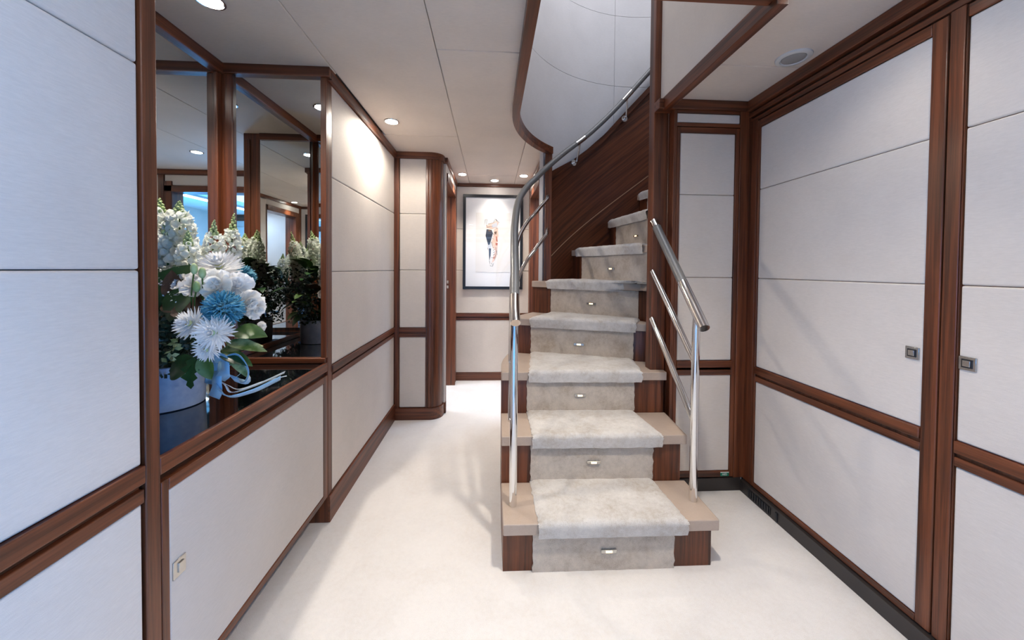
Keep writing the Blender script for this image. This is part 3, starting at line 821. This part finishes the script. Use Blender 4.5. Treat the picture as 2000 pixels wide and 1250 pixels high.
# ------------------------------------------------------------------ flower arrangement
def P(px, py, y):
    d = RM @ Vector(((px - 1000)/F, -(py - 540.5)/F, -1.0)); t = y/d.y
    return Vector((0, 0, 1.2)) + d*t
def leafmat(name, c1, c2, rough=.35):
    m, nt, b = new_mat(name); v = coords(nt, (1, 1, 1)); n = noise_n(nt, v, 30, 3)
    nt.links.new(ramp(nt, n, [(.35, c1), (.65, c2)]), b.inputs['Base Color']); b.inputs['Roughness'].default_value = rough
    return m
LEAF = leafmat('leaf_green', (.012, .045, .012), (.03, .085, .02))
LEAF2 = leafmat('leaf_light_green', (.035, .085, .015), (.075, .14, .028), .45)
LEAFB = leafmat('magnolia_brown', (.030, .014, .010), (.075, .035, .02), .55)
LEAFD = leafmat('small_dark_foliage', (.010, .028, .018), (.025, .055, .03))
LEAFV = leafmat('variegated_leaf', (.06, .11, .02), (.40, .42, .20), .5)
def petalmat(name, c1, c2):
    m = leafmat(name, c1, c2, .6); nt = m.node_tree; b = nt.nodes['Principled BSDF']
    t = nt.nodes.new('ShaderNodeBsdfTranslucent'); nt.links.new(b.inputs['Base Color'].links[0].from_socket, t.inputs[0])
    mx = nt.nodes.new('ShaderNodeMixShader'); mx.inputs[0].default_value = .45
    nt.links.new(b.outputs[0], mx.inputs[1]); nt.links.new(t.outputs[0], mx.inputs[2])
    nt.links.new(mx.outputs[0], nt.nodes['Material Output'].inputs[0]); return m
WH = petalmat('white_petal', (.86, .85, .84), (.93, .93, .93))
WC = petalmat('ivory_petal', (.88, .85, .80), (.93, .91, .88))
WG = petalmat('creamy_stock_petal', (.85, .87, .80), (.93, .94, .90))
BUD = leafmat('green_bud', (.22, .30, .10), (.42, .50, .24), .6)
BL = leafmat('blue_petal', (.04, .22, .33), (.20, .48, .60), .6)
YEL = simple('flower_eye', (.65, .62, .30), .7)
POT = leafmat('pale_marbled_ceramic', (.38, .47, .64), (.52, .60, .74), .3)
RIB = simple('blue_satin_ribbon', (.22, .42, .62), .32)
RIB.node_tree.nodes['Principled BSDF'].inputs['Sheen Weight'].default_value = .4
RIBW = simple('pale_satin_ribbon', (.62, .66, .70), .35)

PX, PY = -1.032, 1.235
fl = thing('flower_arrangement', 'big bouquet of white and blue flowers in a pale blue pot on the black counter', 'flowers', (PX, PY, CT))
bm = bmesh.new(); add_lathe(bm, [(.088, 0.0005), (.094, .003), (.096, .06), (.098, .135), (.094, .137), (.090, .130), (.088, .08)], (PX, PY, CT), 56); link('pot', bm, POT, fl)
bm = bmesh.new(); add_lathe(bm, [(.089, .100), (.089, .122)], (PX, PY, CT), 40); link('foam', bm, LEAFD, fl)

def frame_from(n):
    n = n.normalized(); a = Vector((0, 0, 1)) if abs(n.z) < .9 else Vector((1, 0, 0))
    s = n.cross(a).normalized(); return s, s.cross(n).normalized(), n
def petal(bm, c, d, n, L, W, curl=.3, segs=4, cup=.15, tipw=.25):
    """strip petal from c in direction d; n = up normal; curls towards n"""
    d = d.normalized(); s = d.cross(n).normalized(); n = s.cross(d).normalized(); prev = None
    for i in range(segs+1):
        t = i/segs; wv = W*(sin(pi*min(1, .12 + t*.78)))*(1 if t < .95 else tipw+.3)
        p = c + d*L*t*cos(curl*t*.7) + n*L*t*sin(curl*t)
        row = [bm.verts.new(p - s*wv*.5 + n*wv*cup), bm.verts.new(p), bm.verts.new(p + s*wv*.5 + n*wv*cup)]
        if prev:
            for k in (0, 1):
                f = bm.faces.new((prev[k], prev[k+1], row[k+1], row[k])); f.smooth = True
        prev = row
def mum(bm, c, n, R, layers=5, base=16, mn=.15, w=.16, rnd=random):
    s, u, n = frame_from(n)
    for k in range(layers):
        el = radians(2 + 70*(k/(layers-1))**1.2); cnt = max(7, int(base*(1 - k*.12))); L = R*(1 - .55*k/(layers-1))
        for i in range(cnt):
            a = 2*pi*(i + .5*(k % 2))/cnt + rnd.uniform(-.08, .08)
            d = (s*cos(a) + u*sin(a))*cos(el) + n*sin(el)
            petal(bm, c + n*R*.10*k, d + n*rnd.uniform(-.06, .06), n, L*rnd.uniform(.88, 1.06), R*w*1.35, .25, 4, .22)
def pompom(bm, c, R, n=620):
    for i in range(n):
        z = 1 - 2*(i+.5)/n; r = sqrt(1-z*z); a = i*2.39996
        d = Vector((r*cos(a), r*sin(a), z)); up = Vector((0, 0, 1)) if abs(d.z) < .9 else Vector((1, 0, 0))
        t = Vector((random.uniform(-1, 1), random.uniform(-1, 1), random.uniform(-1, 1)))
        petal(bm, c + d*R*.5, d + t*.22, d.cross(t), R*.5*random.uniform(.88, 1.1), R*.085, .5, 3, .4, .6)
def ruffle(bm, c, n, R, petals=12, seed=0):
    """broad-petalled full white bloom"""
    rnd = random.Random(seed); s, u, n = frame_from(n)
    for k in range(3):
        for i in range(petals - 3*k):
            a = 2*pi*i/(petals - 3*k) + k*.4 + rnd.uniform(-.1, .1); el = radians(10 + 30*k)
            d = (s*cos(a) + u*sin(a))*cos(el) + n*sin(el)
            sd = d.cross(n).normalized(); nn = sd.cross(d).normalized()
            L = R*(1 - .25*k)*rnd.uniform(.85, 1.1); W = R*.75*(1-.2*k); rows = []
            for p in range(5):
                t = p/4; ww = W*(.25 + .75*sin(pi*.5*min(1, t*1.25))); row = []
                for q in range(5):
                    x = q/4 - .5
                    row.append(bm.verts.new(c + d*L*t*(1 - .18*abs(x)*t) + sd*ww*x + nn*(ww*.5*x*x*2 + .35*L*t*t*(.5 + .3*k) + .05*R*noise.noise(Vector((i*3+t*3, x*6, k+seed))))))
                rows.append(row)
            for A, B in zip(rows, rows[1:]):
                for q in range(4):
                    f = bm.faces.new((A[q], A[q+1], B[q+1], B[q])); f.smooth = True
def floret(bm, c, n, R, rnd):
    s, u, n = frame_from(n)
    for i in range(5):
        a = 2*pi*i/5 + rnd.uniform(-.3, .3); d = s*cos(a) + u*sin(a) + n*rnd.uniform(.2, .9)
        petal(bm, c, d, n, R*rnd.uniform(.8, 1.15), R*.95, rnd.uniform(.1, .6), 3, rnd.uniform(.05, .3), .8)
def ball(bm, c, r, sx=1, n=1):
    bmesh.ops.create_icosphere(bm, subdivisions=2, radius=r, matrix=Matrix.Translation(c) @ Matrix.Diagonal((sx, sx, 1, 1)))
    for f in bm.faces: f.smooth = True
def stock(base, top, R, seed, buds=10):
    rnd = random.Random(seed); base, top = Vector(base), Vector(top); ax = (top-base); L = ax.length; s, u, ax = frame_from(ax)
    bm = bmesh.new(); cnt = int(L/.0026)
    for i in range(cnt):
        t = (i+.5)/cnt; a = i*2.39996; rr = R*(1 - .35*t)*(1 if t < .85 else (1-t)/.15*.5 + .5)
        d = s*cos(a) + u*sin(a)
        floret(bm, base + ax*L*t*.86 + d*rr*rnd.uniform(.55, .85), d + ax*rnd.uniform(-.1, .5), R*rnd.uniform(.42, .58)*(1 - .3*t), rnd)
    sp = link('stock_spike', bm, WG, fl)
    bm = bmesh.new()
    for i in range(buds*2):
        t = .84 + .25*i/(buds*2); a = i*2.39996; rr = R*.30*(1 - (t-.84)/.27)
        ball(bm, base + ax*L*t + (s*cos(a) + u*sin(a))*rr, R*.19*(1 - .6*(t-.84)/.25), .85)
    link('bud_tip', bm, BUD, sp)
    bm = bmesh.new(); add_tube(bm, [Vector((PX, PY, CT+.11)), base.lerp(Vector((PX, PY, CT+.11)), .4), base, base + ax*L*.95], [.004, .004, .003, .0015], 8); link('stem', bm, LEAF2, sp)
def leaf(c, d, n, L, W, m, curl=.35, name='leaf', seg=8, parent=None, fold=.25, lobed=False):
    c, d, n = Vector(c), Vector(d).normalized(), Vector(n); sd = d.cross(n).normalized(); n = sd.cross(d).normalized()
    bm = bmesh.new(); rows = []
    for i in range(seg+1):
        t = i/seg; ww = W*.5*(sin(pi*t**.8))**.8 + .0005
        if lobed: ww *= (1.0 if i % 2 else .45)
        p = c + d*L*t*cos(curl*t) - n*L*t*sin(curl*t)*.8
        rows.append([bm.verts.new(p + sd*x*ww + n*abs(x)*ww*fold + n*.002*noise.noise(p*60)) for x in (-1, -.5, 0, .5, 1)])
    for A, B in zip(rows, rows[1:]):
        for q in range(4):
            f = bm.faces.new((A[q], A[q+1], B[q+1], B[q])); f.smooth = True
    o = link(name, bm, m, parent or fl, recalc=False)
    return o

# tall white spikes
stock(P(322, 520, 1.22), P(312, 398, 1.25), .044, 1)
stock(P(352, 505, 1.20), P(350, 402, 1.20), .046, 2)
stock(P(372, 565, 1.12), P(367, 460, 1.12), .036, 3)
stock(P(412, 560, 1.22), P(418, 440, 1.22), .034, 4)
stock(P(330, 560, 1.18), P(326, 440, 1.18), .044, 5)
stock(Vector((-1.10, 1.30, 1.13)), Vector((-1.13, 1.34, 1.38)), .036, 6)
stock(Vector((-.93, 1.36, 1.10)), Vector((-.93, 1.39, 1.37)), .036, 7)
# blooms
def bloom(name, kind, c, n, R, m, seed=1, **k):
    bm = bmesh.new(); c = Vector(c)
    if kind == 'mum': mum(bm, c, Vector(n), R, rnd=random.Random(seed), **k)
    elif kind == 'pom': pompom(bm, c, R)
    else: ruffle(bm, c, Vector(n), R, seed=seed, **k)
    o = link(name, bm, m, fl, recalc=False)
    if kind == 'mum':
        bm = bmesh.new(); s, u, nn = frame_from(Vector(n)); ball(bm, c + nn*R*.34, R*.16); link('flower_eye', bm, YEL, o)
    bm = bmesh.new(); add_tube(bm, [Vector((PX, PY, CT+.11)), Vector((PX, PY, CT+.2)).lerp(c, .6), c], .003, 8); link('stem', bm, LEAF, o)
    return o
bloom('chrysanthemum', 'mum', P(432, 530, 1.09), (.2, -.7, .7), .062, WH, 3, layers=7, base=32, w=.11)
bloom('white_bloom', 'ruf', P(392, 556, 1.04), (-.1, -.9, .4), .044, WC, 4)
bloom('white_bloom', 'ruf', P(428, 560, 1.02), (.1, -.9, .3), .046, WC, 5)
bloom('white_bloom', 'ruf', P(360, 560, 1.06), (-.4, -.8, .35), .034, WC, 6)
bloom('white_bloom', 'ruf', P(482, 590, 1.05), (.85, -.5, -.1), .040, WC, 7)
bloom('white_bloom', 'ruf', P(462, 560, 1.05), (.5, -.7, .4), .042, WH, 8)
bloom('white_bloom', 'ruf', P(496, 602, 1.06), (.95, -.4, -.3), .030, WC, 9)
bloom('chrysanthemum', 'pom', P(437, 603, .99), (0, -1, 0), .048, BL)['label'] = 'blue pompom chrysanthemum'
bloom('chrysanthemum', 'mum', P(380, 634, .98), (-.15, -.9, .35), .046, WH, 10, layers=6, base=26, w=.10)
bloom('chrysanthemum', 'mum', P(424, 650, .96), (.2, -.95, .15), .050, WH, 11, layers=6, base=28, w=.10)
bloom('chrysanthemum', 'mum', P(408, 680, .965), (.1, -.95, -.2), .036, WH, 12, layers=5, base=24, w=.10)
bloom('rose_bud', 'ruf', P(508, 637, 1.08), (1, -.3, .1), .016, WC, 13)
bloom('chrysanthemum', 'pom', Vector((-.90, 1.38, 1.16)), (0, 1, 0), .05, BL)['label'] = 'blue pompom chrysanthemum at the back'
bloom('rose_bud', 'ruf', Vector((-.93, 1.41, 1.05)), (.2, .9, .3), .026, WC, 14)
bloom('rose_bud', 'ruf', Vector((-1.13, 1.25, 1.1)), (-.8, .3, .3), .03, WC, 15)
# big leaves in front
leaf(P(312, 590, 1.06), (.55, -.1, .75), (.2, -1, .2), .13, .085, LEAF, .3)
leaf(P(300, 520, 1.08), (.15, -.2, -.9), (.5, -.8, .1), .14, .07, LEAF, .3)
leaf(P(325, 622, 1.04), (.35, -.15, .45), (.1, -.8, .6), .12, .085, LEAF, .4)
leaf(P(375, 600, 1.05), (-.9, 0, .2), (0, -.8, .6), .11, .06, LEAFB, .4)
leaf(P(335, 605, 1.03), (.95, -.1, .1), (0, -.7, .7), .12, .07, LEAFB, .3)
leaf(P(350, 590, 1.06), (-.15, -.2, .9), (0, -1, .1), .09, .06, LEAFB, .2)
leaf(P(455, 650, 1.04), (.9, -.1, .15), (-.1, -.6, .8), .09, .055, LEAF2, .5)
leaf(P(440, 668, 1.03), (.95, -.05, -.12), (0, -.6, .8), .11, .034, LEAFV, .2)
leaf(P(430, 685, 1.04), (.95, -.05, .28), (0, -.6, .8), .11, .036, LEAFV, .3)
leaf(P(430, 690, 1.06), (.9, -.2, -.15), (0, -.5, .8), .10, .04, LEAF, .3)
leaf(P(382, 700, 1.04), (-.75, -.2, -.45), (-.1, -.8, .4), .095, .062, LEAF, .4)
leaf(P(378, 698, 1.03), (-.05, -.2, -.95), (0, -1, .1), .085, .05, LEAF, .2, lobed=True)
leaf(P(395, 695, 1.03), (.3, -.15, -.8), (.2, -.9, .2), .07, .040, LEAF2, .3)
leaf(P(445, 700, 1.05), (.75, -.2, -.35), (.2, -.6, .6), .085, .02, LEAFV, .9)
# foliage round the back, for the mirrors
rnd = random.Random(5)
for i in range(44):
    a = rnd.uniform(radians(-50), radians(215)); el = rnd.uniform(-.1, 1.1); r = rnd.uniform(.05, .09)
    d = Vector((cos(a)*cos(el), sin(a)*cos(el), sin(el)))
    c = Vector((PX, PY, CT + .14)) + d*r*1.5 + Vector((0, 0, rnd.uniform(0, .22)))
    if c.x + d.x*.12 < NB + .02: continue
    leaf(c, d + Vector((0, 0, .2)), Vector((0, 0, 1)) + d*.2, rnd.uniform(.10, .15), rnd.uniform(.05, .08), rnd.choice((LEAF, LEAF, LEAF2, LEAF, LEAFB)), .6)
# small-leaved filler: many tiny leaves joined into one part
bm = bmesh.new()
def tiny(bm, c, L, rnd):
    d = Vector((rnd.uniform(-1, 1), rnd.uniform(-1, 1), rnd.uniform(-.6, 1))).normalized()
    n = Vector((rnd.uniform(-1, 1), rnd.uniform(-1, .2), rnd.uniform(0, 1)))
    s = d.cross(n).normalized()
    v = [bm.verts.new(c), bm.verts.new(c + d*L*.5 + s*L*.32), bm.verts.new(c + d*L), bm.verts.new(c + d*L*.5 - s*L*.32)]
    bm.faces.new(v)
for i in range(2600):
    a = rnd.uniform(0, 2*pi); rr = .155*sqrt(rnd.random()); z = CT + .12 + rnd.random()**1.1*.32
    c = Vector((PX + rr*cos(a), PY + rr*sin(a)*1.0, z))
    if c.x < NB + .02: continue
    tiny(bm, c, rnd.uniform(.012, .024), rnd)
for i in range(900):
    c = P(rnd.uniform(300, 372), rnd.uniform(600, 705), rnd.uniform(1.06, 1.14)); tiny(bm, c, rnd.uniform(.012, .02), rnd)
o = link('filler_foliage', bm, LEAFD, fl, recalc=False); o['kind'] = 'stuff'
bm = bmesh.new()
for i in range(260):
    c = P(316, 552, 1.07) + Vector([rnd.gauss(0, .018) for _ in range(3)]); tiny(bm, c, .007, rnd)
for i in range(120):
    c = P(352, 575, 1.05) + Vector([rnd.gauss(0, .014) for _ in range(3)]); tiny(bm, c, .006, rnd)
o = link('white_filler_flowers', bm, WH, fl, recalc=False); o['kind'] = 'stuff'
# pale sprig low on the left and two buds on stems
bm = bmesh.new()
sp = [P(352, 655, 1.0), P(345, 680, 1.0), P(338, 695, 1.0), P(326, 708, 1.0)]
for i in range(12):
    p = sp[0].lerp(sp[3], i/11) + Vector((0, 0, .006*sin(i*2)))
    tiny(bm, p, .018, rnd); tiny(bm, p, .018, rnd)
link('pale_sprig', bm, LEAFV, fl, recalc=False)
for (px, py, qx, qy) in ((379, 525, 374, 572), (384, 560, 380, 585), (395, 533, 396, 560)):
    bm = bmesh.new(); bmesh.ops.create_icosphere(bm, subdivisions=2, radius=.011, matrix=Matrix.Translation(P(px, py, .98)) @ Matrix.Diagonal((.75, .75, 1.35, 1)))
    for f in bm.faces: f.smooth = True
    o = link('green_bud', bm, BUD, fl)
    bm = bmesh.new(); add_tube(bm, [P(px, py + 4, .98), P(qx, qy, 1.0), P(qx, qy + 40, 1.06)], .0018, 6); link('stem', bm, LEAF2, o)
# ribbon
def ribbon(pts, wdt, m, wd=(0, -.3, 1), parent=None, name='ribbon_loop'):
    pp = curve_pts([Vector(p) for p in pts], 8); wd = Vector(wd).normalized(); bm = bmesh.new(); prev = None
    for i, p in enumerate(pp):
        t = (pp[min(i+1, len(pp)-1)] - pp[max(0, i-1)]).normalized(); s = (wd - t*wd.dot(t)).normalized()*wdt*.5
        row = [bm.verts.new(p - s), bm.verts.new(p + s)]
        if prev:
            f = bm.faces.new((prev[0], prev[1], row[1], row[0])); f.smooth = True
        prev = row
    o = link(name, bm, m, fl, recalc=False)
    md = o.modifiers.new('thick', 'SOLIDIFY'); md.thickness = .0006
    return o
K = P(428, 742, 1.10)
ribbon([K, P(440, 705, 1.07), P(465, 696, 1.06), P(484, 722, 1.05), P(478, 744, 1.06), P(452, 738, 1.09)], .030, RIB, (.5, -.6, .4))
ribbon([K, P(446, 716, 1.10), P(462, 712, 1.10), P(470, 728, 1.09), P(456, 740, 1.08)], .022, RIB, (.5, -.7, .2))
ribbon([K, P(416, 722, 1.08), P(420, 700, 1.06), P(438, 702, 1.05), P(440, 728, 1.05), K], .030, RIB, (1, -.4, .2))
ribbon([P(432, 704, 1.10), P(424, 735, 1.07), P(424, 760, 1.075), P(418, 776, 1.10)], .030, RIB, (1, -.2, .1))
ribbon([K, P(430, 762, 1.06), P(452, 774, 1.075), P(495, 763, 1.11), P(530, 747, 1.15), P(548, 738, 1.17)], .024, RIB, (.1, -1, .6))
ribbon([K, P(440, 752, 1.07), P(455, 766, 1.085), P(500, 752, 1.13), P(556, 727, 1.21)], .011, RIBW, (.1, -1, .5))
ribbon([K, P(445, 752, 1.09), P(470, 760, 1.12), P(515, 745, 1.17), P(560, 734, 1.20)], .010, RIBW, (.1, -1, .5))
ribbon([K, P(415, 745, 1.125), P(400, 742, 1.13)], .018, RIB, (0, 0, 1))
